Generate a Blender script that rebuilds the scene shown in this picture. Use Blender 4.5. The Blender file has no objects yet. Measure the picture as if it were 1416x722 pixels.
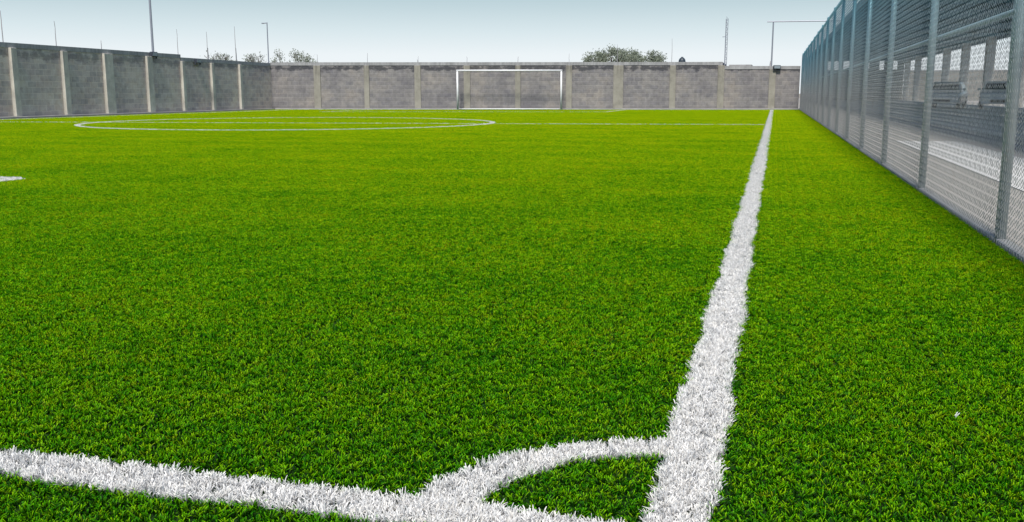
import bpy, bmesh, math, random
import numpy as np
from mathutils import Vector, Matrix
random.seed(4); RNG = np.random.default_rng(11)
S = bpy.context.scene
COL = S.collection
PI = math.pi

# ------------------------------------------------------------------ helpers
def link(o, parent=None):
    COL.objects.link(o)
    if parent: o.parent = parent
    return o
def tag(o, label=None, cat=None, group=None, kind=None):
    if label: o['label'] = label
    if cat: o['category'] = cat
    if group: o['group'] = group
    if kind: o['kind'] = kind
    return o
def empty(name, loc=(0,0,0), rz=0, **k):
    o = bpy.data.objects.new(name, None); link(o)
    o.location = loc; o.rotation_euler = (0,0,rz)
    return tag(o, **k)
def obj(name, bm, mat, parent=None, smooth=False, loc=None):
    me = bpy.data.meshes.new(name); bmesh.ops.recalc_face_normals(bm, faces=bm.faces); bm.to_mesh(me); bm.free()
    mats = mat if isinstance(mat, (list,tuple)) else [mat]
    for m in mats: me.materials.append(m)
    if smooth:
        for p in me.polygons: p.use_smooth = True
    o = bpy.data.objects.new(name, me); link(o, parent)
    if loc: o.location = loc
    return o
def box(bm, x0, x1, y0, y1, z0, z1, mi=0):
    v = [bm.verts.new(p) for p in ((x0,y0,z0),(x1,y0,z0),(x1,y1,z0),(x0,y1,z0),(x0,y0,z1),(x1,y0,z1),(x1,y1,z1),(x0,y1,z1))]
    for f in ((0,3,2,1),(4,5,6,7),(0,1,5,4),(1,2,6,5),(2,3,7,6),(3,0,4,7)):
        bm.faces.new([v[i] for i in f]).material_index = mi
    return v
def tube(bm, a, b, r, n=10, r2=None, mi=0):
    a = Vector(a); b = Vector(b); d = (b-a).normalized(); r2 = r if r2 is None else r2
    u = d.orthogonal().normalized(); w = d.cross(u)
    A = [bm.verts.new(a+(u*math.cos(2*PI*k/n)+w*math.sin(2*PI*k/n))*r) for k in range(n)]
    B = [bm.verts.new(b+(u*math.cos(2*PI*k/n)+w*math.sin(2*PI*k/n))*r2) for k in range(n)]
    for k in range(n):
        bm.faces.new((A[k],A[(k+1)%n],B[(k+1)%n],B[k])).material_index = mi
    bm.faces.new(A[::-1]).material_index = mi; bm.faces.new(B).material_index = mi
def prism(bm, pts, y0, y1, mi=0):
    """polygon in XZ extruded along Y"""
    A = [bm.verts.new((x,y0,z)) for x,z in pts]; B = [bm.verts.new((x,y1,z)) for x,z in pts]; n=len(pts)
    bm.faces.new(A).material_index = mi; bm.faces.new(B[::-1]).material_index = mi
    for k in range(n): bm.faces.new((A[k],B[k],B[(k+1)%n],A[(k+1)%n])).material_index = mi
def bevel(bm, w, seg=2):
    bmesh.ops.bevel(bm, geom=list(bm.edges), offset=w, segments=seg, profile=.6, affect='EDGES', clamp_overlap=True)

# ------------------------------------------------------------------ node materials
class NM:
    def __init__(s, name):
        s.m = bpy.data.materials.new(name); s.m.use_nodes = True
        s.nt = s.m.node_tree; s.nt.nodes.clear()
        s.out = s.n('ShaderNodeOutputMaterial')
    def n(s, t, **k):
        nd = s.nt.nodes.new(t)
        for a, b in k.items():
            if a in nd.bl_rna.properties.keys(): setattr(nd, a, b)
        return nd
    def l(s, a, b): s.nt.links.new(a, b)
    def noise(s, vec, scale, detail=4, rough=.55):
        n = s.n('ShaderNodeTexNoise'); n.inputs['Scale'].default_value = scale
        n.inputs['Detail'].default_value = detail; n.inputs['Roughness'].default_value = rough
        if vec is not None: s.l(vec, n.inputs['Vector'])
        return n.outputs['Fac']
    def ramp(s, fac, stops, interp='LINEAR'):
        r = s.n('ShaderNodeValToRGB'); r.color_ramp.interpolation = interp
        e = r.color_ramp.elements
        while len(e) > 1: e.remove(e[0])
        e[0].position = stops[0][0]; e[0].color = (*stops[0][1], 1) if not isinstance(stops[0][1], (int,float)) else (stops[0][1],)*3+(1,)
        for p, c in stops[1:]:
            x = e.new(p); x.color = (c,c,c,1) if isinstance(c,(int,float)) else (*c,1)
        s.l(fac, r.inputs[0]); return r.outputs['Color']
    def mix(s, fac, a, b, mode='MIX'):
        m = s.n('ShaderNodeMix'); m.data_type='RGBA'; m.blend_type=mode
        for sock, v in ((m.inputs[0],fac),(m.inputs[6],a),(m.inputs[7],b)):
            if isinstance(v, bpy.types.NodeSocket): s.l(v, sock)
            elif isinstance(v,(int,float)): sock.default_value = v if sock.type=='VALUE' else (v,v,v,1)
            else: sock.default_value = (*v,1)
        return m.outputs[2]
    def math(s, op, a, b=0., c=0.):
        m = s.n('ShaderNodeMath'); m.operation = op
        for i, v in enumerate((a,b,c)):
            if isinstance(v, bpy.types.NodeSocket): s.l(v, m.inputs[i])
            else: m.inputs[i].default_value = v
        return m.outputs[0]
    def bump(s, h, dist=.01, strength=.6):
        b = s.n('ShaderNodeBump'); b.inputs['Distance'].default_value = dist; b.inputs['Strength'].default_value = strength
        s.l(h, b.inputs['Height']); return b.outputs['Normal']
    def bsdf(s, col, rough=.8, metal=0, normal=None, spec=.5):
        p = s.n('ShaderNodeBsdfPrincipled')
        if isinstance(col, bpy.types.NodeSocket): s.l(col, p.inputs['Base Color'])
        else: p.inputs['Base Color'].default_value = (*col,1)
        if isinstance(rough, bpy.types.NodeSocket): s.l(rough, p.inputs['Roughness'])
        else: p.inputs['Roughness'].default_value = rough
        p.inputs['Metallic'].default_value = metal
        p.inputs['Specular IOR Level'].default_value = spec
        if normal is not None: s.l(normal, p.inputs['Normal'])
        s.l(p.outputs[0], s.out.inputs[0]); return p
    def coord(s, which='Object'):
        t = s.n('ShaderNodeTexCoord'); return t.outputs[which]
    def world(s): return s.n('ShaderNodeNewGeometry').outputs['Position']

def simple(name, c, rough=.6, metal=0, var=.25, scale=6, spec=.4):
    m = NM(name); v = m.coord()
    f = m.noise(v, scale, 5); g = m.noise(v, scale*9, 3)
    c1 = tuple(x*(1-var) for x in c); c2 = tuple(min(1,x*(1+var)) for x in c)
    col = m.mix(m.math('MULTIPLY_ADD', g, .35, m.math('MULTIPLY', f, .65)), c1, c2)
    m.bsdf(col, rough, metal, m.bump(g, .002, .3), spec); return m.m

def concrete(name, c, streak=.5, zt=2.3):
    m = NM(name); v = m.coord()
    mp = m.n('ShaderNodeMapping'); mp.inputs['Scale'].default_value = (9,9,.9); m.l(v, mp.inputs[0])
    st = m.noise(mp.outputs[0], 1.0, 6, .6); big = m.noise(v, 1.7, 6, .65); fine = m.noise(v, 45, 4, .7)
    col = m.ramp(big, [(.3,tuple(x*.72 for x in c)),(.55,c),(.75,tuple(x*1.18 for x in c))])
    sd = m.ramp(st, [(.42,0.0),(.7,1.0)])
    sx = m.n('ShaderNodeSeparateXYZ'); m.l(v, sx.inputs[0])
    up = m.ramp(m.math('DIVIDE', sx.outputs[2], zt), [(.55,0.0),(1.0,1.0)])
    k = m.math('MULTIPLY', m.math('MULTIPLY', sd, streak), up)
    col = m.mix(k, col, tuple(x*.35 for x in c))
    col = m.mix(.25, col, m.ramp(fine, [(.3,.12),(.7,.5)]), 'OVERLAY')
    m.bsdf(col, .9, 0, m.bump(fine, .004, .5), .2); return m.m

def blockwork(name, base, stain=1.0, zt=2.3):
    m = NM(name); v = m.coord()
    sx = m.n('ShaderNodeSeparateXYZ'); m.l(v, sx.inputs[0])
    cb = m.n('ShaderNodeCombineXYZ'); m.l(sx.outputs[0], cb.inputs[0]); m.l(sx.outputs[2], cb.inputs[1])
    br = m.n('ShaderNodeTexBrick'); m.l(cb.outputs[0], br.inputs['Vector'])
    br.inputs['Scale'].default_value = 1; br.inputs['Brick Width'].default_value = .40; br.inputs['Row Height'].default_value = .2
    br.inputs['Mortar Size'].default_value = .012; br.inputs['Mortar Smooth'].default_value = .3
    b = base
    br.inputs['Color1'].default_value = (b[0]*.88,b[1]*.88,b[2]*.92,1); br.inputs['Color2'].default_value = (b[0]*1.12,b[1]*1.1,b[2]*1.08,1)
    br.inputs['Mortar'].default_value = (b[0]*1.25,b[1]*1.25,b[2]*1.22,1)
    big = m.noise(v, .8, 6, .6); mid = m.noise(v, 4.5, 5, .65); fine = m.noise(v, 60, 4, .7)
    col = m.mix(.85, br.outputs['Color'], m.ramp(big, [(.3,(.34,.34,.37)),(.5,(.5,.5,.5)),(.72,(.66,.62,.56))]), 'OVERLAY')
    col = m.mix(.6, col, m.ramp(mid, [(.3,.3),(.5,.5),(.7,.68)]), 'OVERLAY')
    # damp black stains running down from the coping
    mp = m.n('ShaderNodeMapping'); mp.inputs['Scale'].default_value = (1.6,1.6,2.6); m.l(v, mp.inputs[0])
    sn = m.noise(mp.outputs[0], 1.3, 8, .7)
    up = m.math('DIVIDE', sx.outputs[2], zt)
    band = m.ramp(up, [(.45,0.0),(.76,.5),(.88,1.0),(1.0,.8)])
    k = m.ramp(m.math('ADD', m.math('MULTIPLY', band, .5), m.math('MULTIPLY', sn, .8)), [(.80,0.0),(.88,1.0)])
    col = m.mix(m.math('MULTIPLY', k, .8*stain), col, (b[0]*.22,b[1]*.24,b[2]*.28))
    low = m.ramp(up, [(.0,1.0),(.1,0.0)])
    col = m.mix(m.math('MULTIPLY', m.math('MULTIPLY', low, mid), .8), col, (b[0]*.35,b[1]*.33,b[2]*.3))
    col = m.mix(.25, col, m.ramp(fine, [(.3,.25),(.7,.75)]), 'OVERLAY')
    h = m.math('MULTIPLY_ADD', br.outputs['Fac'], -1.0, m.math('MULTIPLY', fine, .35))
    m.bsdf(col, .92, 0, m.bump(h, .008, .8), .2); return m.m

def turf_material(name, white=False):
    m = NM(name)
    a = m.n('ShaderNodeAttribute'); a.attribute_name = 'tint'
    sp = m.n('ShaderNodeSeparateColor'); m.l(a.outputs['Color'], sp.inputs[0])
    tuft, blade, t = sp.outputs[0], sp.outputs[1], sp.outputs[2]
    w = m.world()
    if white:
        col = m.ramp(tuft, [(0,(.84,.835,.82)),(.6,(.91,.90,.88)),(1,(.88,.85,.79))])
        col = m.mix(m.ramp(t, [(0,1.0),(.45,.55),(.85,0.0)]), col, (.47,.47,.48))  # roots greyed: shade in the gaps painted into the fibre colour
        trans, gl = (.85,.85,.86), .05
        tf = .22
    else:
        sx = m.n('ShaderNodeMapping'); sx.inputs['Scale'].default_value = (.7,1.3,1); m.l(w, sx.inputs[0])
        big = m.noise(sx.outputs[0], .9, 5, .6); mid = m.noise(w, 9, 4, .6)
        f = m.math('ADD', m.math('MULTIPLY', tuft, .7), m.math('MULTIPLY', blade, .3))
        f = m.math('ADD', f, m.math('MULTIPLY', m.math('SUBTRACT', big, .5), .7))
        f = m.math('ADD', f, m.math('MULTIPLY', m.math('SUBTRACT', mid, .5), .6))
        col = m.ramp(f, [(.05,GREEN[0]),(.35,GREEN[1]),(.6,GREEN[2]),(.82,GREEN[3]),(.97,GREEN[4])])
        col = m.mix(m.ramp(t, [(.5,1.0),(.8,.45),(1.0,0.0)]), col, m.mix(f, (.002,.030,.0005), (.020,.070,.001)))  # lower blade darkened to paint in the shade between tufts
        # darker near, brighter yellow far: painted stand-in for sunlit tips at grazing view
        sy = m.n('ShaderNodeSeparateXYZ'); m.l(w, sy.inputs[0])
        lit_grade = m.ramp(m.math('DIVIDE', sy.outputs[1], 30.), [(.04,(.56,.82,.8)),(.12,(.78,.95,.8)),(.32,(1.25,1.10,.8)),(.8,(1.65,1.2,.7))])
        col = m.mix(1.0, col, lit_grade, 'MULTIPLY')
        trans, gl = None, .008; tf = .28
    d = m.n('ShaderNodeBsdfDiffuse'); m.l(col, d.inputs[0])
    tr = m.n('ShaderNodeBsdfTranslucent')
    if trans: tr.inputs[0].default_value = (*trans,1)
    else: m.l(m.mix(1.0, col, (1.0,1.0,.5), 'MULTIPLY'), tr.inputs[0])
    g = m.n('ShaderNodeBsdfGlossy'); g.inputs['Roughness'].default_value = .5; g.inputs[0].default_value = (1,1,1,1) if white else (.75,1,.55,1)
    x = m.n('ShaderNodeMixShader'); x.inputs[0].default_value = tf; m.l(d.outputs[0], x.inputs[1]); m.l(tr.outputs[0], x.inputs[2])
    y = m.n('ShaderNodeMixShader'); y.inputs[0].default_value = gl; m.l(x.outputs[0], y.inputs[1]); m.l(g.outputs[0], y.inputs[2])
    m.l(y.outputs[0], m.out.inputs[0]); return m.m

GREEN = [(.03,.24,.001),(.14,.47,.001),(.36,.70,.001),(.60,.82,.002),(.50,.44,.006)]
M = {}
M['block_far'] = blockwork('grey_blockwork', (.24,.23,.228))
M['block_left'] = blockwork('shade_lifted_blockwork', (.57,.505,.455), .6)  # extra light put into the colour, offsetting the shade on this wall
M['pilaster'] = concrete('pale_pilaster_concrete', (.36,.34,.29), .9)
M['pilaster_left'] = concrete('lit_pilaster_concrete', (.66,.63,.56), .6)  # brighter copy: sunlight the left pilaster fronts miss, put into their colour
M['coping'] = concrete('coping_concrete', (.42,.42,.425), .6, 2.5)
M['footing'] = concrete('footing_concrete', (.38,.37,.36), .2)
M['kerb'] = concrete('kerb_concrete', (.42,.42,.42), .2)
M['galv'] = simple('galvanised_steel', (.42,.51,.53), .45, .4, .3, 3)
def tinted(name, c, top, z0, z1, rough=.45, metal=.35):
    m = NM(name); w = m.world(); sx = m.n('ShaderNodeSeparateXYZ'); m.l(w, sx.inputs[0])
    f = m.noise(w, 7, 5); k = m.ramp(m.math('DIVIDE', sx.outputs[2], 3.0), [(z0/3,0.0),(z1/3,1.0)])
    col = m.mix(k, m.mix(f, tuple(x*.75 for x in c), tuple(x*1.25 for x in c)), m.mix(f, tuple(x*.75 for x in top), tuple(x*1.25 for x in top)))  # bluish haze painted into the colour with height, as from a lens filter
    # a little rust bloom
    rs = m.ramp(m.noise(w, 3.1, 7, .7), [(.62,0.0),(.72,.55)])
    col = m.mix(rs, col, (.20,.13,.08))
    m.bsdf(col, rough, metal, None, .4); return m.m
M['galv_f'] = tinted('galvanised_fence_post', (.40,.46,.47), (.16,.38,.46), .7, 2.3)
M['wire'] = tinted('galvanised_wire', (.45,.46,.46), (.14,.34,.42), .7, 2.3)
M['mast'] = simple('mast_steel', (.30,.32,.37), .5, .4, .2, 3)
M['rod'] = simple('thin_rod_steel', (.36,.35,.36), .6, .2, .2, 3)
M['whitepaint'] = simple('white_goal_paint', (.84,.84,.85), .35, 0, .05, 4)
M['net_fix'] = M['whitepaint']
M['lamp_black'] = simple('lamp_housing', (.05,.06,.08), .5, 0, .3, 8)
M['glass'] = simple('lamp_glass', (.25,.3,.33), .12, 0, .1, 4, .8)
M['shed_col'] = concrete('shed_column_concrete', (.60,.58,.54), .3, 6)
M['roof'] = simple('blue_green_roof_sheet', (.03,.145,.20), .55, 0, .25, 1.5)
M['fascia'] = simple('fascia_sheet', (.09,.15,.17), .5, 0, .2, 1.5)
M['endwall'] = concrete('end_wall_render', (.27,.26,.24), .4, 5)
M['tank'] = simple('black_plastic_tank', (.035,.05,.065), .4, 0, .2, 3)
M['house'] = concrete('house_render', (.42,.40,.38), .3, 3)
M['car_white'] = simple('white_car_paint', (.80,.80,.80), .22, 0, .03, 2, .6)
M['car_silver'] = simple('silver_car_paint', (.42,.43,.45), .25, .5, .05, 2, .6)
M['car_glass'] = simple('car_glass', (.02,.025,.03), .06, 0, .1, 2, .8)
M['rubber'] = simple('tyre_rubber', (.02,.02,.02), .8, 0, .2, 8)
M['rim'] = simple('wheel_rim', (.5,.5,.52), .3, .8, .1, 8)
M['lens'] = simple('headlamp_lens', (.75,.76,.78), .1, 0, .05, 8, .8)
M['redlens'] = simple('tail_lens', (.3,.01,.01), .2, 0, .05, 8, .8)
M['bark'] = simple('bark', (.09,.07,.05), .9, 0, .3, 8)
M['paper'] = simple('scrap_paper', (.8,.82,.83), .7, 0, .08, 30)
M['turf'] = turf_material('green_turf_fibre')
M['wturf'] = turf_material('white_turf_fibre', True)
def leafmat(name, c):
    m = NM(name); w = m.world(); n = m.noise(w, 2.5, 4); 
    col = m.mix(n, tuple(x*.55 for x in c), tuple(x*1.5 for x in c))
    d = m.n('ShaderNodeBsdfDiffuse'); m.l(col, d.inputs[0]); tr = m.n('ShaderNodeBsdfTranslucent'); m.l(col, tr.inputs[0])
    x = m.n('ShaderNodeMixShader'); x.inputs[0].default_value = .3; m.l(d.outputs[0], x.inputs[1]); m.l(tr.outputs[0], x.inputs[2])
    m.l(x.outputs[0], m.out.inputs[0]); return m.m
M['leaf'] = leafmat('tree_leaf', (.22,.25,.19))
def groundmat(name, c, c2, sc):
    m = NM(name); w = m.world()
    a = m.noise(w, sc, 6, .65); f = m.noise(w, 40, 5, .7); 
    mp = m.n('ShaderNodeMapping'); mp.inputs['Scale'].default_value = (1.2,.12,1); m.l(w, mp.inputs[0])
    s2 = m.noise(mp.outputs[0], 1.4, 4, .5)
    col = m.mix(m.math('MULTIPLY_ADD', a, .5, m.math('MULTIPLY', s2, .5)), c, c2)
    col = m.mix(.35, col, m.ramp(f, [(.3,.2),(.7,.8)]), 'OVERLAY')
    m.bsdf(col, .93, 0, m.bump(f, .006, .6), .2); return m.m
M['yard'] = groundmat('yard_surface', (.28,.268,.25), (.43,.41,.385), .6)
M['floor'] = groundmat('shade_lift_concrete', (.60,.555,.49), (.75,.70,.62), .5)
M['ground'] = groundmat('dry_ground', (.20,.18,.15), (.33,.30,.25), .15)
M['sunlit_strip'] = groundmat('painted_sunlit_ground', (.50,.50,.50), (.64,.64,.63), .8)
M['backing'] = simple('turf_backing', (.012,.035,.008), .95, 0, .4, 30, .1)

# ------------------------------------------------------------------ ground
def sheet(name, x0,x1,y0,y1,z,mat,cat=None):
    bm = bmesh.new(); bm.faces.new([bm.verts.new(p) for p in ((x0,y0,z),(x1,y0,z),(x1,y1,z),(x0,y1,z))])
    o = obj(name, bm, mat); tag(o, kind='structure'); return o
sheet('ground', -900,900,-400,1800,-.045,M['ground'])
sheet('yard', 1.27,60,-8,170,-.030,M['yard'])
sheet('lightened_shed_floor', 4.2,14.2,-4,119.5,-.024,M['floor'])  # pale sheet added to brighten the ground in the roof's shadow
sheet('sunlit_strip', 2.08,3.10,-6,18.0,-.022,M['sunlit_strip'])  # sunlit strip of the yard, its light painted as paler ground

# walls run along these lines (x along wall)
A = Vector((1.15,50.3)); SL = .2416
def farY(x): return A.y + (x-A.x)*SL
B = Vector((-24.75, farY(-24.75)))
D = Vector((-23.55, 12.0))

# ------------------------------------------------------------------ turf blades
def blade_mesh(roots, per, L=(.024,.032), w=.0017, spread=.003, blunt=1.2, lean=(.05,.5), curly=.35, segs=3, rng=RNG, tufttint=None, tuftlean=.35):
    """roots: Nx2 tuft positions -> verts, quads, tris, tint"""
    N = len(roots); n = N*per
    R = np.repeat(roots, per, axis=0)
    tl_a = np.repeat(rng.uniform(0,2*PI,N), per); tl = np.repeat(rng.uniform(0,tuftlean,N), per)
    tt = np.repeat(rng.random(N) if tufttint is None else tufttint, per)
    th = np.repeat(rng.uniform(.74,1.1,N), per)
    az = rng.uniform(0,2*PI,n)
    off = np.stack([np.cos(az),np.sin(az)],1)*(rng.random(n)**.5*spread)[:,None]
    le = rng.uniform(lean[0],lean[1],n)
    cur = rng.random(n) < curly
    Ln = rng.uniform(L[0],L[1],n)*th*np.where(cur,.88,1)
    dx = np.cos(az)*le + np.cos(tl_a)*tl; dy = np.sin(az)*le + np.sin(tl_a)*tl
    ca = rng.uniform(0,2*PI,n); ck = np.where(cur, rng.uniform(.3,.7,n), rng.uniform(0,.18,n))
    wa = rng.uniform(0,PI,n); W = w*rng.uniform(.75,1.3,n)
    ts = {3:(0,.45,.8,1.0), 2:(0,.6,1.0), 1:(0,1.0)}[segs]
    verts=[]; tcol=[]
    bt = rng.random(n)
    for i,t in enumerate(ts):
        cx = R[:,0]+off[:,0]+Ln*(dx*t + ck*np.cos(ca)*t*t); cy = R[:,1]+off[:,1]+Ln*(dy*t + ck*np.sin(ca)*t*t)
        q = 1/np.sqrt(1+(dx**2+dy**2)*t)
        cz = Ln*(t*q - ck*.35*t*t)
        tint = np.stack([tt,bt,np.full(n,t),np.ones(n)],1)
        if i < len(ts)-1:
            ww = W*(1-.25*t)/2; wx = np.cos(wa+t)*ww; wy = np.sin(wa+t)*ww
            verts.append(np.stack([cx-wx,cy-wy,cz],1)); verts.append(np.stack([cx+wx,cy+wy,cz],1)); tcol += [tint,tint]
        else:
            ww = W*.5*blunt/2; wx = np.cos(wa+t)*ww; wy = np.sin(wa+t)*ww
            verts.append(np.stack([cx-wx,cy-wy,cz],1)); verts.append(np.stack([cx+wx,cy+wy,cz*.985],1)); tcol += [tint,tint]
    k = len(verts)
    V = np.stack(verts,1).reshape(-1,3); T = np.stack(tcol,1).reshape(-1,4)
    base = (np.arange(n)*k)[:,None]
    F = np.concatenate([base+np.array([2*i,2*i+1,2*i+3,2*i+2]) for i in range(len(ts)-1)],0)
    return V,F,T
def build(name, V, F, T, mat, extra=None):
    me = bpy.data.meshes.new(name)
    me.vertices.add(len(V)); me.vertices.foreach_set('co', V.astype(np.float32).ravel())
    me.loops.add(F.size); me.loops.foreach_set('vertex_index', F.astype(np.int32).ravel())
    me.polygons.add(len(F)); me.polygons.foreach_set('loop_start', (np.arange(len(F))*4).astype(np.int32))
    me.polygons.foreach_set('loop_total', np.full(len(F),4,np.int32))
    me.update(calc_edges=True)
    at = me.attributes.new('tint','FLOAT_COLOR','POINT'); at.data.foreach_set('color', T.astype(np.float32).ravel())
    for nm,(ty,key,arr) in (extra or {}).items():
        a = me.attributes.new(nm, ty, 'POINT'); a.data.foreach_set(key, arr.ravel())
    me.materials.append(mat)
    o = bpy.data.objects.new(name, me); link(o); return o

# painted-line layout --------------------------------------------------------
HW = .060
XT = -.13; XL = -23.1; YG = 1.645
def fy(x, y0): return y0 + (x-XT)*SL          # far lines run parallel to the far wall
GLY = farY(XT) - 1.0
HY = 25.85; HSL = .157
def seg(a,b): return ('s', np.array(a,float), np.array(b,float))
C0 = np.array((-12.95, 24.25)); CR = 5.55
LINES = {
 'touchline':      ([seg((-.144,YG-.06),(-.124,GLY))], .063, 'white touchline running away from the corner beside the fence'),
 'goal_line':      ([seg((XT-.06,YG),(XL,YG))], .056, 'white goal line crossing the bottom of the picture'),
 'corner_arc':     ([('a', np.array((XT,YG)), .484, PI/2, PI)], .054, 'white quarter circle arc at the near corner'),
 'near_penalty_area_line': ([seg((-7.0,YG),(-7.0,7.55)),seg((-7.0,7.55),(-19.2,7.55)),seg((-19.2,7.55),(-19.2,YG))], .055, 'white penalty area line at the left edge'),
 'halfway_line':   ([seg((XT,HY),(XL,HY+(XL-XT)*HSL))], .036, 'faint white halfway line through the centre circle'),
 'centre_circle':  ([('a', C0, CR, 0, 2*PI)], .062, 'white centre circle on the far half of the turf'),
 'far_penalty_area_line': ([seg((-7.1,fy(-7.1,GLY)-.05),(-7.1,41.6)),seg((-7.1,41.6),(-19.3,38.6)),seg((-19.3,38.6),(-19.3,fy(-19.3,GLY)-.05))], .05, 'faint white penalty area line before the far goal'),
 'far_goal_line':  ([seg((XT-.05,fy(XT,GLY)),(XL,fy(XL,GLY)))], .055, 'white goal line under the far goal'),
 'left_touchline': ([seg((XL,YG),(XL,fy(XL,GLY)))], .05, 'faint white touchline at the foot of the left wall'),
}
def wob(P, amp=.006):
    x,y = P[:,0],P[:,1]
    return amp*(np.sin(x*7.3+y*5.1)+.7*np.sin(y*11.7-x*3.3+1.)+.5*np.sin(x*17+y*23))
def sdist(P, prim):
    if prim[0]=='s':
        a,b = prim[1],prim[2]; d=b-a; L=np.linalg.norm(d); d=d/L
        q = P-a; t = q@d; n = q@np.array([-d[1],d[0]])
        # lateral distance, clipped at square ends
        return np.maximum(np.abs(n), np.maximum(-t, t-L)+0), t
    c,r,a0,a1 = prim[1:]
    q = P-c; rr = np.hypot(q[:,0],q[:,1]); an = np.mod(np.arctan2(q[:,1],q[:,0]),2*PI)
    d = np.abs(rr-r)
    if a1-a0 < 6: d = np.where((an>=a0-.02)&(an<=a1+.02), d, 9)
    return d, an
def line_mask(P, margin=0.):
    m = np.zeros(len(P),bool); wv = wob(P)
    for prims,hw,_ in LINES.values():
        for p in prims:
            d,_t = sdist(P,p); 
            if p[0]=='s': hit = (d+ (wv if margin==0 else 0)) < hw+margin
            else: hit = (d+(wv if margin==0 else 0)) < hw+margin
            m |= hit
    return m

# --- white lines: every fibre real, coarser far away
ZB = -.026
def line_area_points(prim, hw, dens):
    """random tuft roots inside a primitive; dens(y)->tufts per m2"""
    out=[]
    if prim[0]=='s':
        a,b=prim[1],prim[2]; L=np.linalg.norm(b-a); d=(b-a)/L; nrm=np.array([-d[1],d[0]])
        n0=int(L*2*(hw+.012)*9000)
        n0=min(n0,400000)
        t=RNG.uniform(0,L,n0); s=RNG.uniform(-hw-.012,hw+.012,n0); P=a+np.outer(t,d)+np.outer(s,nrm)
    else:
        c,r,a0,a1=prim[1:]; n0=int(r*(a1-a0)*2*(hw+.012)*9000)
        an=RNG.uniform(a0,a1,n0); s=RNG.uniform(-hw-.012,hw+.012,n0); P=c+np.stack([np.cos(an),np.sin(an)],1)*(r+s)[:,None]
    dd,_=sdist(P,prim); P=P[(dd+wob(P))<hw]
    dist=np.hypot(P[:,0],P[:,1]); side = np.abs(P[:,0]/np.maximum(P[:,1],.1)+.27)
    keep=dens(dist)/9000
    keep=np.where((P[:,1]<3)&(P[:,0]<-4),.04,keep)
    return P[RNG.random(len(P))<keep]
for nm,(prims,hw,lab) in LINES.items():
    Vs=[];Fs=[];Ts=[];o=0
    for p in prims:
        P = line_area_points(p,hw,lambda d: np.clip(9000*(7/np.maximum(d,7))**1.5,700,9000))
        dist=np.hypot(P[:,0],P[:,1])
        for lo,hi,per,sg,wd,sp in ((0,4.5,11,3,.0026,.0055),(4.5,10,7,2,.0024,.005),(10,20,6,1,.0045,.009),(20,80,6,1,.008,.014)):
            q=P[(dist>=lo)&(dist<hi)]
            if len(q)==0: continue
            V,F,T=blade_mesh(q,per,L=(.019,.029) if lo<10 else (.030,.036),w=wd,spread=sp,lean=(.03,.45),curly=.75,segs=sg)
            V[:,2]+=ZB; Vs.append(V);Fs.append(F+o);Ts.append(T);o+=len(V)
    tag(build(nm,np.concatenate(Vs),np.concatenate(Fs),np.concatenate(Ts),M['wturf']),label=lab,kind='structure')

# --- green turf: one stuff object, tiles of real fibres instanced over the pitch
TK=dict(L=(.017,.028),w=.0024,spread=.0058,lean=(.02,.40),curly=.85,tuftlean=.28)
def jitter_grid(size,step):
    n=int(round(size/step)); g=(np.arange(n)+.5)*step-size/2
    X,Y=np.meshgrid(g,g); P=np.stack([X.ravel(),Y.ravel()],1)
    return P+RNG.uniform(-.55,.55,P.shape)*step
def tile(size, step=.0145, per=10):
    P=jitter_grid(size,step)
    return blade_mesh(P,per,**TK)
Vs=[];Fs=[];Ts=[];vid=[];o=0
def addvar(V,F,T,k):
    global o
    Vs.append(V);Fs.append(F+o);Ts.append(T);vid.append(np.full(len(V),k,np.int32));o+=len(V)
NT,NS,NF = 5,4,10
for k in range(NT): addvar(*tile(.5),1+k)
for k in range(NS): addvar(*tile(.1),1+NT+k)
for k in range(NF): addvar(*blade_mesh(np.zeros((1,2)),10,tufttint=np.array([(k+.5)/NF]),**TK),1+NT+NS+k)
# instancer points
def inside(P):
    x,y=P[:,0],P[:,1]
    lx = B.x+(y-B.y)*(D.x-B.x)/(D.y-B.y)
    return (x<1.19)&(x>lx+.45)&(y<farY(0)+x*SL-.32)&(y>-1.2)
gx=np.arange(-25.25,1.5,.5)+.0; gy=np.arange(-1.,51.5,.5)
X,Y=np.meshgrid(gx,gy); TC=np.stack([X.ravel(),Y.ravel()],1)
o8=np.array([(a,b) for a in (-.25,0,.25) for b in (-.25,0,.25)])
allin=np.all([inside(TC+d) for d in o8],0); anyin=np.any([inside(TC+d) for d in o8],0)
near_line=np.any([line_mask(TC+d,.19) for d in o8],0)
full=TC[allin&~near_line]; part=TC[anyin&~(allin&~near_line)]
s5=np.array([(a,b) for a in (-.2,-.1,0,.1,.2) for b in (-.2,-.1,0,.1,.2)])
SC=(part[:,None,:]+s5[None]).reshape(-1,2); SC=SC[inside(SC)]
hitc=line_mask(SC,.075); 
SF=SC[~hitc]; SL2=SC[hitc]
dist=np.hypot(SL2[:,0],SL2[:,1])
nearc=SL2[(dist<13)&~((SL2[:,1]<1.2)&(SL2[:,0]<-3))]; farc=SL2[~((dist<13)&~((SL2[:,1]<1.2)&(SL2[:,0]<-3)))]
farc=farc[~line_mask(farc,-.005)]
SF=np.concatenate([SF,farc])
loc=jitter_grid(.1,.0143)
Pn=(nearc[:,None,:]+loc[None]).reshape(-1,2); Pn=Pn[~line_mask(Pn)]
print('tiles',len(full),'sub',len(SF),'tufts',len(Pn))
pts=[];cls=[];pick=[];rot=[]
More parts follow.
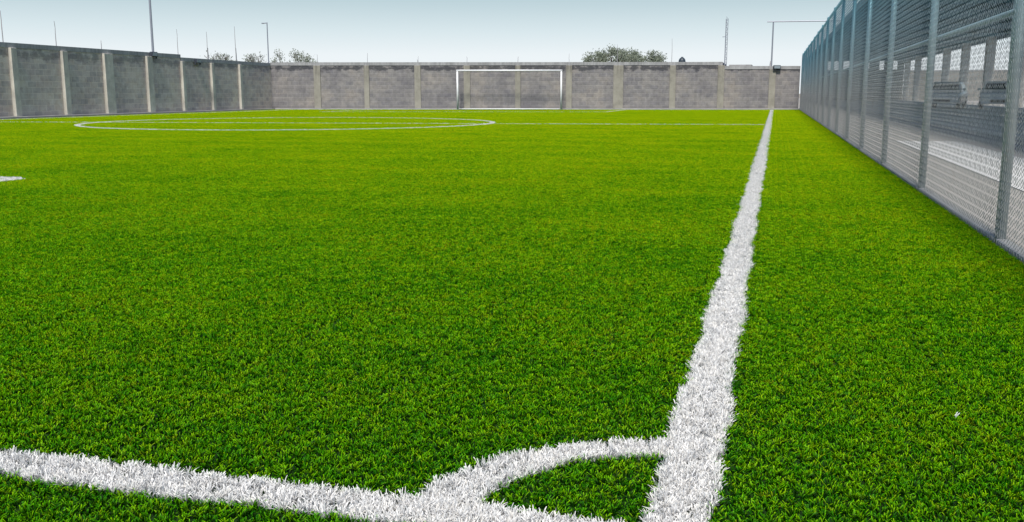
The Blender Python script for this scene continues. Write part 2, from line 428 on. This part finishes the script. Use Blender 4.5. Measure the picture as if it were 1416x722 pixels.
for P,c,nv in ((full,1,NT),(SF,2,NS),(Pn,3,NF)):
    n=len(P); pts.append(np.column_stack([P,np.full(n,ZB)])); cls.append(np.full(n,c,np.int32))
    pick.append(RNG.integers(0,nv,n).astype(np.int32))
    a=RNG.integers(0,4,n)*PI/2 if c<3 else RNG.uniform(0,2*PI,n)
    rot.append(np.column_stack([np.zeros(n),np.zeros(n),a]))
pts=np.concatenate(pts);npt=len(pts)
nv=o
V=np.concatenate(Vs+[pts]);F=np.concatenate(Fs);T=np.concatenate(Ts+[np.zeros((npt,4))])
z=lambda k,dt:np.zeros((k,)+(() if dt!='v' else (3,)),np.float32)
extra={'vid':('INT','value',np.concatenate(vid+[np.zeros(npt,np.int32)])),
       'cls':('INT','value',np.concatenate([np.zeros(nv,np.int32)]+cls).astype(np.int32)),
       'pick':('INT','value',np.concatenate([np.zeros(nv,np.int32)]+pick).astype(np.int32)),
       'rot':('FLOAT_VECTOR','vector',np.concatenate([np.zeros((nv,3))]+rot).astype(np.float32))}
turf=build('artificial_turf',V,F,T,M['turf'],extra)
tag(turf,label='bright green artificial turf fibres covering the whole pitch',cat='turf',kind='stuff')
ng=bpy.data.node_groups.new('turf_spread','GeometryNodeTree')
ng.interface.new_socket('Geometry',in_out='INPUT',socket_type='NodeSocketGeometry')
ng.interface.new_socket('Geometry',in_out='OUTPUT',socket_type='NodeSocketGeometry')
gi=ng.nodes.new('NodeGroupInput');go=ng.nodes.new('NodeGroupOutput')
def attr(n,ty):
    x=ng.nodes.new('GeometryNodeInputNamedAttribute');x.data_type=ty;x.inputs['Name'].default_value=n
    return [s for s in x.outputs if s.enabled and s.name=='Attribute'][0]
def eq(a,k):
    c=ng.nodes.new('FunctionNodeCompare');c.data_type='INT';c.operation='EQUAL'
    ii=[s for s in c.inputs if s.type=='INT']; ng.links.new(a,ii[0]); ii[1].default_value=k
    return c.outputs[0]
def sepg(sel):
    s=ng.nodes.new('GeometryNodeSeparateGeometry');s.domain='POINT';ng.links.new(gi.outputs[0],s.inputs[0]);ng.links.new(sel,s.inputs[1]);return s.outputs[0]
av=attr('vid','INT');ac=attr('cls','INT');ap=attr('pick','INT');ar=attr('rot','FLOAT_VECTOR')
jo=ng.nodes.new('GeometryNodeJoinGeometry')
for c,(st,n) in {1:(1,NT),2:(1+NT,NS),3:(1+NT+NS,NF)}.items():
    jj=ng.nodes.new('GeometryNodeJoinGeometry')
    for k in range(n):
        g2=ng.nodes.new('GeometryNodeGeometryToInstance');ng.links.new(sepg(eq(av,st+k)),g2.inputs[0]);ng.links.new(g2.outputs[0],jj.inputs[0])
    ip=ng.nodes.new('GeometryNodeInstanceOnPoints')
    ng.links.new(sepg(eq(ac,c)),ip.inputs['Points']);ng.links.new(jj.outputs[0],ip.inputs['Instance'])
    ip.inputs['Pick Instance'].default_value=True
    ng.links.new(ap,ip.inputs['Instance Index'])
    try:
        er=ng.nodes.new('FunctionNodeEulerToRotation');ng.links.new(ar,er.inputs[0]);ng.links.new(er.outputs[0],ip.inputs['Rotation'])
    except Exception: ng.links.new(ar,ip.inputs['Rotation'])
    ng.links.new(ip.outputs[0],jo.inputs[0])
ng.links.new(jo.outputs[0],go.inputs[0])
md=turf.modifiers.new('spread','NODES');md.node_group=ng
# woven backing under the fibres
bm=bmesh.new()
def lwx(y): return B.x+(y-B.y)*(D.x-B.x)/(D.y-B.y)
bm.faces.new([bm.verts.new(p) for p in ((lwx(-1.3)+.4,-1.3,ZB),(1.205,-1.3,ZB),(1.205,farY(1.2)-.3,ZB),(lwx(43.5)+.4,farY(-24.3)-.3,ZB))])
tag(obj('turf_backing',bm,M['backing']),kind='structure')

# ------------------------------------------------------------------ walls
ZW=-.04
def wall_thing(name, P, Q, label, blockmat, pil, rods, top, step=None, pilw=.26, flip=False, pilmat=None, prot=.05):
    d=(Q-P); L=d.length; rz=math.atan2(d.y,d.x)
    t=empty(name,(P.x,P.y,0),rz,label=label,cat='wall')
    s=1 if flip else -1            # side that faces the pitch
    f=0.0                           # face plane at local y=0, body behind
    bm=bmesh.new(); cz=.16
    x1 = step[0] if step else L
    z2 = step[1] if step else top
    spans=[(0,x1,top if not step else step[2]),(x1,L,z2)] if step else [(0,L,top)]
    for a,b,zt in spans:
        y0,y1=(0,-s*.18) if s<0 else (-.18,0)
        box(bm,a,b,min(0,-s*.18),max(0,-s*.18),ZW,zt-cz)
    obj('block_panel',bm,blockmat,t)
    bm=bmesh.new()
    for a,b,zt in spans:
        ys=sorted((s*.02,-s*.20)); box(bm,a,b,ys[0],ys[1],zt-cz+.001,zt)
    obj('coping',bm,M['coping'],t)
    bm=bmesh.new(); ys=sorted((s*.003,s*.28)); box(bm,0,L,ys[0],ys[1],ZW,.05); bevel(bm,.012,1)
    obj('footing',bm,M['footing'],t)
    for x,w in pil:
        zt=[z for a,b,z in spans if a<=x<=b][0]
        bm=bmesh.new(); ys=sorted((s*prot,-s*.06)); box(bm,x-w/2,x+w/2,ys[0],ys[1],.051,zt-cz-.002 if w<.45 else zt-cz-.002); bevel(bm,.008,1)
        obj('pilaster',bm,pilmat,t)
    for x,h,r in rods:
        zt=[z for a,b,z in spans if a<=x<=b][0]
        bm=bmesh.new(); yy=-s*.09
        n=4; px=x;pz=zt-.02
        for k in range(n):
            qx=x+random.uniform(-.02,.02)*(k+1)/n; qz=zt+h*(k+1)/n
            tube(bm,(px,yy,pz),(qx,yy,qz),r*(1-.12*k),6,r*(1-.12*(k+1))); px,pz=qx,qz
        obj('rod',bm,M['rod'],t)
    return t
fd=(A-B); fL=fd.length+.0
def fx(x): return (x-B.x)/math.cos(math.atan(SL))
pf=[(fx(x),w) for x,w in ((-22.45,.34),(-20.0,.26),(-17.48,.32),(-15.05,.32),(-12.55,.27),(-10.05,.30),(-7.64,.50),(-5.0,.30),(-2.66,.32),(-.18,.32))]
rf=[(fx(-22.42),.40,.014),(fx(-19.95),.46,.014),(fx(-17.48),.14,.02),(fx(-17.44),.30,.010),(fx(-15.05),.28,.014),(fx(-12.55),.28,.014),(fx(-10.05),.42,.010),(fx(-7.7),.86,.014),(fx(-5.06),1.15,.013),(fx(-.28),.25,.045)]
wall_thing('far_block_wall',B,A,'grey concrete block wall with pale pilasters behind the far goal',M['block_far'],pf,rf,2.34,step=(fx(-2.60),2.14,2.34),pilmat=M['pilaster'])
lL=(B-D).length
def lxx(y): return (y-D.y)*lL/(B.y-D.y)
pl=[(lxx(y),w) for y,w in ((23.6,.26),(26.15,.26),(28.6,.26),(31.0,.50),(33.6,.36),(36.0,.2),(38.35,.2),(40.85,.2),(20.9,.26),(18.3,.26),(15.7,.26))]
rl=[(lxx(25.95),1.0,.018),(lxx(28.45),.85,.016),(lxx(30.9),.32,.016),(lxx(35.95),1.05,.014),(lxx(38.3),1.2,.016),(lxx(38.34),.5,.02),(lxx(40.8),1.6,.017),(lxx(40.84),.6,.02),(lxx(23.5),.9,.016)]
wall_thing('left_block_wall',D,B,'shaded grey block wall running down the left side of the pitch',M['block_left'],pl,rl,2.42,step=(lxx(35.95),2.30,2.42),flip=False,pilmat=M['pilaster_left'],prot=.12)

# masts and floodlights ------------------------------------------------------
def mast(name,x,y,h,r,label,arm=None,lattice=False,lean=0):
    t=empty(name,(x,y,ZW),0,label=label,cat='mast')
    bm=bmesh.new(); tube(bm,(0,0,0),(lean,0,h),r,10,r*.75); obj('pole',bm,M['mast'],t)
    bm=bmesh.new(); tube(bm,(0,0,0),(0,0,.04),r*2.2,12); obj('base_plate',bm,M['mast'],t)
    if arm:
        bm=bmesh.new(); tube(bm,(lean-.3 if arm>0 else lean+.02,0,h),(lean+arm,0,h-.02),r*.7,8); obj('arm',bm,M['mast'],t)
        if abs(arm)<1:
            bm=bmesh.new(); box(bm,lean+arm-.08,lean+arm+.05,-.04,.04,h-.045,h+.01); bevel(bm,.015,1); obj('lamp_head',bm,M['mast'],t)
    if lattice:
        bm=bmesh.new(); tube(bm,(lean+.09,0,0),(lean+.09,0,h),r*.5,6)
        z=2.2
        while z<h: tube(bm,(0,0,z),(lean+.09,0,z+.12),r*.4,5); tube(bm,(lean+.09,0,z+.12),(0,0,z+.24),r*.4,5); z+=.24
        obj('lattice',bm,M['mast'],t)
        bm=bmesh.new(); tube(bm,(-.16,0,3.62),(.04,0,3.62),r*.5,6); obj('bracket',bm,M['mast'],t)
    return t
mast('lighting_mast',-24.72,34.5,6.5,.055,'tall dark pole rising behind the left wall')
mast('lamp_mast',-25.0,farY(-25)-.0+.35,4.35,.035,'thin lamp pole at the corner of the two walls',arm=-.22)
mast('antenna_mast',-2.52,farY(-2.52)+.28,4.5,.028,'pale lattice antenna mast where the far wall steps down',lattice=True)
mast('arm_mast',-.25,farY(-.25)+.34,4.36,.045,'pole with long horizontal arm reaching towards the wire fence',arm=3.2)
def floodlight(x,y,z,rz,label):
    t=empty('floodlight',(x,y,z),rz,label=label,cat='floodlight',group='floodlights fixed on the walls')
    bm=bmesh.new(); prism(bm,[(-.20,.0),(.20,.0),(.20,.22),(-.20,.22)],-.10,.06); bevel(bm,.02,2); obj('housing',bm,M['lamp_black'],t)
    bm=bmesh.new(); box(bm,-.17,.17,-.104,-.1005,.03,.19); obj('glass',bm,M['glass'],t)
    bm=bmesh.new(); box(bm,-.225,-.205,-.03,.03,-.08,.13); box(bm,.205,.225,-.03,.03,-.08,.13); box(bm,-.225,.225,-.03,.03,-.10,-.08); obj('bracket',bm,M['lamp_black'],t)
    t.scale=(.85,.85,.85)
    return t
floodlight(.02,farY(.02)-.10,1.99,math.atan(SL),'small dark floodlight on the far wall next to the fence corner')
la=math.atan2(B.y-D.y,B.x-D.x)
floodlight(lwx(33.9)+.085,33.9,2.26,PI/2,'small dark floodlight beside the tall pole on left wall')
floodlight(lwx(37.15)+.085,37.15,2.10,PI/2,'small dark floodlight below the step in the left wall')

# ------------------------------------------------------------------ goal
gxa,gxb=-15.22,-10.22
ga=Vector((gxa,farY(gxa)-.98));gb=Vector((gxb,farY(gxb)-.98));gL=(gb-ga).length
t=empty('football_goal',(ga.x,ga.y,ZB),math.atan2(gb.y-ga.y,gb.x-ga.x),label='white metal football goal frame without net',cat='goal')
gh=1.93
for x in (0,gL):
    bm=bmesh.new(); tube(bm,(x,0,0),(x,0,gh-.042),.042,14); obj('goal_post',bm,M['whitepaint'],t,True)
bm=bmesh.new(); tube(bm,(-.05,0,gh),(gL+.05,0,gh),.042,14); obj('crossbar',bm,M['whitepaint'],t,True)
for x in (0,gL):
    bm=bmesh.new(); tube(bm,(x,.05,gh),(x,.32,gh-.02),.022,8); tube(bm,(x,.32,gh-.02),(x,.62,.05),.022,8); tube(bm,(x,.05,.035),(x,.62,.035),.022,8); obj('back_stay',bm,M['whitepaint'],t,True)
bm=bmesh.new(); tube(bm,(.02,.62,.05),(gL-.02,.62,.05),.022,8); obj('ground_bar',bm,M['whitepaint'],t,True)

# ------------------------------------------------------------------ chain link fence
FX=1.23; FH=2.72
fence=empty('chain_link_fence',(FX,0,ZW),0,label='tall grey chain link fence along the right side of the pitch',cat='fence')
ys=[5.77+3.0*k for k in range(-3,15)]+[50.4]
def postmesh(r,h):
    bm=bmesh.new(); tube(bm,(0,0,0),(0,0,h),r,14); tube(bm,(0,0,h),(0,0,h+.03),r*1.12,14,r*.5)
    return bm
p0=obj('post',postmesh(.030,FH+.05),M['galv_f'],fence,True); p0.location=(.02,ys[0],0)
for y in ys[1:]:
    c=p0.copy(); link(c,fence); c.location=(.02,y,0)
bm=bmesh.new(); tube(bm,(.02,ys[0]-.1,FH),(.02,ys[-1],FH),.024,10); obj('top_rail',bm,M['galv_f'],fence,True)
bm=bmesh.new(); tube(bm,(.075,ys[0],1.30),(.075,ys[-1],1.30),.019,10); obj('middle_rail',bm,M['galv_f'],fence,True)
DG=.052
def meshbay(L,seed=0.):
    bm_v=[];F=[];r=.0016; n=int(round(L/(DG/2))); m=int((FH-.03)/(DG/2)); wv=L/n; hv=(FH-.03)/m
    for k in range(n):
        pts=[]
        for j in range(m):
            a0=(j+k)%2; y0_=k*wv+(wv*1.06 if a0 else -wv*.06); y1_=k*wv+(-wv*.06 if a0 else wv*1.06)
            xx=.0042*(1 if j%2 else -1)
            for u in (.1,.9):
                yy=y0_+(y1_-y0_)*u; zz=.03+(j+u)*hv
                bulge=.010*math.sin(PI*yy/L)*math.sin(2.2*zz+seed)+.0015*math.sin(yy*41+zz*9+seed)
                pts.append((xx-.018+bulge,yy+.002*math.sin(zz*13+k*.7+seed),zz))
        b=len(bm_v)
        for p in pts:
            for a in range(3): bm_v.append((p[0]+r*math.cos(a*2.0944),p[1]+r*math.sin(a*2.0944),p[2]))
        for j in range(len(pts)-1):
            for a in range(3):
                F.append((b+j*3+a,b+j*3+(a+1)%3,b+(j+1)*3+(a+1)%3,b+(j+1)*3+a))
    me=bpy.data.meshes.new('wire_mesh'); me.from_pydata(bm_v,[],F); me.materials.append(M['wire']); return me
wms=[meshbay(3.0,q) for q in (0.,1.7,3.9)]
for i_,y in enumerate(ys[:-2]):
    o_=bpy.data.objects.new('wire_mesh',wms[i_%3]); link(o_,fence); o_.location=(0,y,0)
o_=bpy.data.objects.new('wire_mesh',meshbay(ys[-1]-ys[-2])); link(o_,fence); o_.location=(0,ys[-2],0)
bm=bmesh.new(); box(bm,-.004,.06,ys[0]-.5,ys[-1],0,.042); bevel(bm,.006,1); obj('kerb',bm,M['kerb'],fence)

# ------------------------------------------------------------------ open shed beyond the fence
RH=4.6; X0,X1=3.35,14.25; YE=120.
shed=empty('open_shed',(X0,-4,ZW),0,label='long open sided shed with dark roof beyond the wire fence',cat='shed')
Ls=YE+4; Wd=X1-X0
# ribbed roof sheet (real ribs)
bm=bmesh.new(); rib=.5; n=int(Ls/rib)
for k in range(n):
    y0=k*rib
    prism_pts=[(y0,RH),(y0+rib*.62,RH),(y0+rib*.70,RH+.06),(y0+rib*.92,RH+.06),(y0+rib,RH)]
    for (ya,za),(yb,zb) in zip(prism_pts[:-1],prism_pts[1:]):
        bm.faces.new([bm.verts.new(p) for p in ((0,ya,za),(Wd,ya,za),(Wd,yb,zb),(0,yb,zb))])
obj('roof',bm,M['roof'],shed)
bm=bmesh.new(); box(bm,-.06,-.003,0,Ls,RH-.22,RH+.12); obj('fascia',bm,M['fascia'],shed)
bm=bmesh.new(); box(bm,Wd+.003,Wd+.08,0,Ls,RH-.22,RH+.12); obj('fascia',bm,M['fascia'],shed)
colY=[9,18,27,36,45.5,54.5,63.2,71.8,80.6,89.0,97.5,106,114]
for y in colY:
    bm=bmesh.new(); box(bm,Wd-.62,Wd-.06,y+4-.28,y+4+.28,0,RH-.005); bevel(bm,.02,1); obj('column',bm,M['shed_col'],shed)
    bm=bmesh.new(); tube(bm,(.5,y+4,0),(.5,y+4,RH-.24),.07,10); obj('steel_post',bm,M['galv'],shed,True)
    bm=bmesh.new(); box(bm,0,Wd-.01,y+4-.08,y+4+.08,RH-.235,RH-.004); obj('beam',bm,M['fascia'],shed)
# end wall with small openings
q=YE/92.
holes=[(4.41,4.83),(5.0,5.44),(5.8,6.4),(7.75,8.0),(8.85,9.25),(10.0,10.35),(11.9,12.6),(13.0,13.35)]
bm=bmesh.new(); zl=.8+2.1*q; zh=.8+2.95*q
xs=0.0; yw=Ls-.3
box(bm,0,Wd,yw,yw+.2,0,zl-.002)
for a,b in [(h[0]*q-X0,h[1]*q-X0) for h in holes]:
    if b>Wd: break
    box(bm,xs,a,yw,yw+.2,zl,zh); xs=b
box(bm,xs,Wd,yw,yw+.2,zl,zh)
box(bm,0,Wd,yw,yw+.2,zh+.002,RH-.002)
obj('end_wall',bm,M['endwall'],shed)
bw=empty('boundary_wall',(X1+.1,YE,ZW),0,label='plain grey wall closing the yard beyond the open shed',cat='wall')
bm=bmesh.new(); box(bm,0,45,0,.2,0,3.35); obj('block_panel',bm,M['endwall'],bw)
bm=bmesh.new(); box(bm,0,45,-.03,.23,3.352,3.47); obj('coping',bm,M['coping'],bw)

# ------------------------------------------------------------------ vehicles beyond the fence
def car(x,y,rz,paint,label,van=False):
    t=empty('parked_car',(x,y,-.03),rz,label=label,cat='car',group='cars parked under the open shed')
    H=1.85 if van else 1.46; hw=.86
    low=[(-2.05,.28),(-2.12,.55),(-2.0,.82),(-1.05,.95),(1.0,.97),(1.95,.92),(2.1,.62),(2.05,.28)]
    cab=[(-1.02,.955),(-.42,H-.06),(-.2,H),(1.25 if not van else 1.85,H-.01),(1.5 if not van else 1.98,H-.1),(1.93 if not van else 2.05,.93)]
    bm=bmesh.new(); prism(bm,[(px,pz) for px,pz in low],-hw,hw); bevel(bm,.07,3)
    b=obj('body',bm,paint,t,True)
    bm=bmesh.new()
    A_=[];n=len(cab)
    ins=[0,.13,.17,.17,.13,0]
    L1=[bm.verts.new((px,-hw+.03+i_,pz)) for (px,pz),i_ in zip(cab,ins)]; L2=[bm.verts.new((px,hw-.03-i_,pz)) for (px,pz),i_ in zip(cab,ins)]
    bm.faces.new(L1);bm.faces.new(L2[::-1])
    for k in range(n): bm.faces.new((L1[k],L2[k],L2[(k+1)%n],L1[(k+1)%n]))
    bevel(bm,.04,2); obj('cabin',bm,paint,t,True)
    # windscreen and rear window, set proud of the cabin
    def pane(nm,p1,p2,w1,w2,off):
        bm=bmesh.new(); (x1,z1),(x2,z2)=p1,p2
        vv=[(x1,-w1,z1),(x1,w1,z1),(x2,w2,z2),(x2,-w2,z2)]
        nx,nz=off
        bm.faces.new([bm.verts.new((a+nx,b_,c+nz)) for a,b_,c in vv]); obj(nm,bm,M['car_glass'],t)
    pane('windscreen',(-.95,1.02),(-.46,H-.12),.70,.60,(-.03,.02))
    pane('rear_window',(cab[5][0]-.02,1.05),(cab[4][0]+.01,H-.16),.68,.56,(.03,.02))
    for s in (-1,1):
        bm=bmesh.new(); pts=[(-.78,1.02),(-.35,H-.13),(cab[3][0]-.05,H-.14),(cab[5][0]-.32,1.02)]
        k=.17*(H-.13-.955)/(H-.955)
        vv=[(px,s*(hw-.012-(.0+ (k if pz>1.1 else .02))),pz) for px,pz in pts]
        bm.faces.new([bm.verts.new(v) for v in vv]); obj('side_window',bm,M['car_glass'],t)
        for wx in (-1.3,1.3):
            bm=bmesh.new(); tube(bm,(wx,s*(hw-.17),.31),(wx,s*(hw+.015),.31),.31,22); w_=obj('wheel',bm,M['rubber'],t)
            bm=bmesh.new(); tube(bm,(wx,s*(hw+.016),.31),(wx,s*(hw+.028),.31),.19,16); obj('rim',bm,M['rim'],w_)
        bm=bmesh.new(); box(bm,-2.13,-2.0,s*.60-.16,s*.60+.16,.60,.76); bevel(bm,.03,2); obj('headlight',bm,M['lens'],t,True)
        bm=bmesh.new(); box(bm,2.0,2.12,s*.68-.1,s*.68+.1,.62,.84); bevel(bm,.03,2); obj('tail_light',bm,M['redlens'],t,True)
        bm=bmesh.new(); box(bm,-.78,-.64,s*(hw+.08)-.08,s*(hw+.08)+.08,.98,1.10); bevel(bm,.03,2); obj('wing_mirror',bm,paint,t,True)
    bm=bmesh.new(); box(bm,-2.135,-2.09,-.42,.42,.36,.50); bevel(bm,.02,1); obj('grille',bm,M['rubber'],t)
    return t
car(9.3,58.5,PI/2-.28,M['car_white'],'white car on the left of the two under the shed, nearer the wire fence')
car(11.6,57.0,PI/2-.17,M['car_white'],'white car on the right of the two under the shed, near the wide sky opening')

# water tank, houses, trees beyond the far wall -----------------------------
tk=empty('water_tank',(-5.65,60.5,0),0,label='dark rounded water tank showing above the far wall',cat='tank')
bm=bmesh.new()
prof=[(.0,1.75),(.21,1.75),(.22,1.8),(.22,2.7),(.20,2.84),(.13,2.94),(.07,2.97),(.07,3.01),(0,3.02)]
for (r1,z1),(r2,z2) in zip(prof[:-1],prof[1:]):
    for k in range(20):
        a,b=2*PI*k/20,2*PI*(k+1)/20
        vs=[(r1*math.cos(a),r1*math.sin(a),z1),(r1*math.cos(b),r1*math.sin(b),z1),(r2*math.cos(b),r2*math.sin(b),z2),(r2*math.cos(a),r2*math.sin(a),z2)]
        bm.faces.new([bm.verts.new(v) for v in vs])
bmesh.ops.remove_doubles(bm,verts=bm.verts,dist=.0005); obj('tank_shell',bm,M['tank'],tk,True)
bm=bmesh.new(); box(bm,-.55,.55,-.55,.55,1.62,1.745); 
for sx in (-.5,.42):
    for sy in (-.5,.42): box(bm,sx,sx+.08,sy,sy+.08,0,1.618)
obj('tank_stand',bm,M['mast'],tk)
def house(x,y,w,h,label):
    t=empty('low_house',(x,y,0),0,label=label,cat='house',group='rooftops just above the far wall')
    bm=bmesh.new(); box(bm,-w/2,w/2,0,5,0,h); obj('wall',bm,M['house'],t)
    bm=bmesh.new(); box(bm,-w/2-.1,w/2+.1,-.1,5.1,h+.002,h+.12); obj('roof',bm,M['coping'],t)
    bm=bmesh.new(); box(bm,-.5,.5,-.03,-.003,1.0,1.9); f=obj('window',bm,M['car_glass'],t)
house(-3.9,62,1.0,2.62,'grey rooftop just right of the water tank')
house(-2.2,62.5,1.2,2.45,'pale flat rooftop behind the antenna mast')

def tree(x,y,h,wd,label,group,dens=1400,seed=1,zlow=1.6,leaf=.13,mat='leaf'):
    rr=random.Random(seed)
    t=empty('shrubby_tree',(x,y,-.04),0,label=label,cat='tree',group=group)
    bm=bmesh.new(); tube(bm,(0,0,0),(.05,0,zlow),.10,8,.07)
    tips=[]
    def grow(p,d,l,r,dep):
        q=p+d*l; tube(bm,p,q,r,5,r*.65)
        if dep==0: tips.append(q); return
        tips.append(q) if dep<2 else None
        for _ in range(3):
            nd=(d+Vector((rr.uniform(-.9,.9),rr.uniform(-.9,.9),rr.uniform(-.35,.6)))).normalized(); grow(q,nd,l*rr.uniform(.6,.85),r*.62,dep-1)
    for _ in range(6):
        d=Vector((rr.uniform(-1,1)*wd/h*1.6,rr.uniform(-.8,.8),rr.uniform(.5,1))).normalized(); grow(Vector((.05,0,zlow*.9)),d,(h-zlow)*.45,.05,3)
    zt=max(v.z for v in tips); xm=max(abs(v.x) for v in tips)
    for v in bm.verts:
        if v.co.z>zlow: v.co.z=zlow+(v.co.z-zlow)*(h-zlow)/(zt-zlow); v.co.x*=wd/2/xm
    obj('trunk',bm,M['bark'],t)
    bm=bmesh.new()
    T2=[Vector((v.x*wd/2/xm,v.y,zlow+(v.z-zlow)*(h-zlow)/(zt-zlow) if v.z>zlow else v.z)) for v in tips]
    for _ in range(dens*2):
        c=rr.choice(T2)+Vector((rr.gauss(0,.13),rr.gauss(0,.15),rr.gauss(0,.10)))
        u=Vector((rr.uniform(-1,1),rr.uniform(-1,1),rr.uniform(-1,1))).normalized(); w=u.orthogonal().normalized()
        l=leaf*rr.uniform(.5,1.2)
        bm.faces.new([bm.verts.new(c+k) for k in (-u*l*.5,w*l*.25,u*l*.5,-w*l*.25)])
    obj('crown',bm,M[mat],t)
G='trees showing above the far wall'
tree(-11.0,60,3.36,2.0,'small leafy tree left of the tallest tree above far wall',G,900,2)
tree(-9.5,60.5,3.66,3.4,'tallest rounded tree showing above the middle of the far wall',G,2600,3)
tree(-7.6,61,3.32,2.4,'lower leafy tree right of the tallest tree above far wall',G,1500,5)
G2='sparse bushes showing above the wall corner'
tree(-32.0,60,3.72,2.7,'sparse bush tree just right of the wall corner lamp pole',G2,520,7)
tree(-34.7,60,3.6,1.4,'thin twiggy bush tree above the left wall near the corner',G2,130,9)
tree(-36.9,59,3.55,1.5,'thin twiggy bush tree furthest left above the left wall',G2,130,12)

# scrap lying on turf
bm=bmesh.new()
N_=6; g=[[bm.verts.new(((i/N_-.5)*.008,(j/N_-.5)*.005,.004*math.sin(i*1.3)+.005*math.cos(j*1.1+i*.6))) for j in range(N_+1)] for i in range(N_+1)]
for i in range(N_):
    for j in range(N_):
        if (i,j) in ((0,0),(0,1),(N_-1,0),(5,5)): continue
        bm.faces.new((g[i][j],g[i+1][j],g[i+1][j+1],g[i][j+1]))
sc=obj('paper_scrap',bm,M['paper']); sc.location=(.475,2.48,.008); sc.rotation_euler=(.5,.3,.8)
tag(sc,label='tiny white scrap lying on the green turf right of the touchline',cat='scrap')

# ------------------------------------------------------------------ camera
cam=bpy.data.cameras.new('camera'); co=bpy.data.objects.new('camera',cam); link(co)
F_=1310.; th=math.atan((361-129)/F_); a=math.atan((1072-708)*math.cos(th)/F_)
co.location=(0,0,.8); co.rotation_euler=(PI/2-th,0,a)
cam.sensor_width=36; cam.lens=F_*36/1416; cam.clip_start=.05; cam.clip_end=4000
S.camera=co

# ------------------------------------------------------------------ light
EL=math.radians(55); AZ=math.radians(176)   # azimuth measured clockwise from +Y
sd=Vector((math.sin(AZ)*math.cos(EL),math.cos(AZ)*math.cos(EL),math.sin(EL)))
su=bpy.data.lights.new('sun','SUN'); su.energy=4.4; su.angle=math.radians(11); su.color=(1,.95,.87)
so=bpy.data.objects.new('sun',su); link(so); so.rotation_euler=sd.to_track_quat('Z','Y').to_euler()
w=bpy.data.worlds.new('World'); S.world=w; w.use_nodes=True; nt=w.node_tree; nt.nodes.clear()
sk=nt.nodes.new('ShaderNodeTexSky'); sk.sky_type='NISHITA'; sk.sun_disc=False; sk.sun_elevation=EL; sk.sun_rotation=AZ%(2*PI)
sk.air_density=1.0; sk.dust_density=1.0; sk.ozone_density=1.5
bg=nt.nodes.new('ShaderNodeBackground'); bg.inputs[1].default_value=.13
wo=nt.nodes.new('ShaderNodeOutputWorld'); nt.links.new(bg.outputs[0],wo.inputs[0])
# bright haze low over the horizon, fading into the clear sky above
tc=nt.nodes.new('ShaderNodeTexCoord'); sx=nt.nodes.new('ShaderNodeSeparateXYZ'); nt.links.new(tc.outputs['Generated'],sx.inputs[0])
hz=nt.nodes.new('ShaderNodeValToRGB'); e=hz.color_ramp.elements
K=1/.13
HZ=[(.0,(.88,.93,.955)),(.038,(.85,.91,.94)),(.062,(.70,.81,.85)),(.088,(.54,.675,.725)),(.115,(.41,.57,.64)),(.2,(.27,.46,.58))]
e[0].position=HZ[0][0]; e[0].color=(*HZ[0][1],1); e[1].position=HZ[1][0]; e[1].color=(*HZ[1][1],1)
for p,c in HZ[2:]:
    q_=e.new(p); q_.color=(*c,1)
nt.links.new(sx.outputs[2],hz.inputs[0])
mu=nt.nodes.new('ShaderNodeVectorMath'); mu.operation='SCALE'; nt.links.new(hz.outputs[0],mu.inputs[0]); mu.inputs['Scale'].default_value=K
mr=nt.nodes.new('ShaderNodeMapRange'); mr.inputs[1].default_value=.12; mr.inputs[2].default_value=.35; nt.links.new(sx.outputs[2],mr.inputs[0])
mx=nt.nodes.new('ShaderNodeMix'); mx.data_type='RGBA'; nt.links.new(mr.outputs[0],mx.inputs[0]); nt.links.new(mu.outputs[0],mx.inputs[6]); nt.links.new(sk.outputs[0],mx.inputs[7])
nt.links.new(mx.outputs[2],bg.inputs[0])
S.view_settings.view_transform='Standard'; S.view_settings.look='None'; S.view_settings.exposure=0
S.cycles.use_denoising=True; S.cycles.max_bounces=6; S.cycles.diffuse_bounces=3; S.cycles.transmission_bounces=4
S.render.engine='CYCLES'
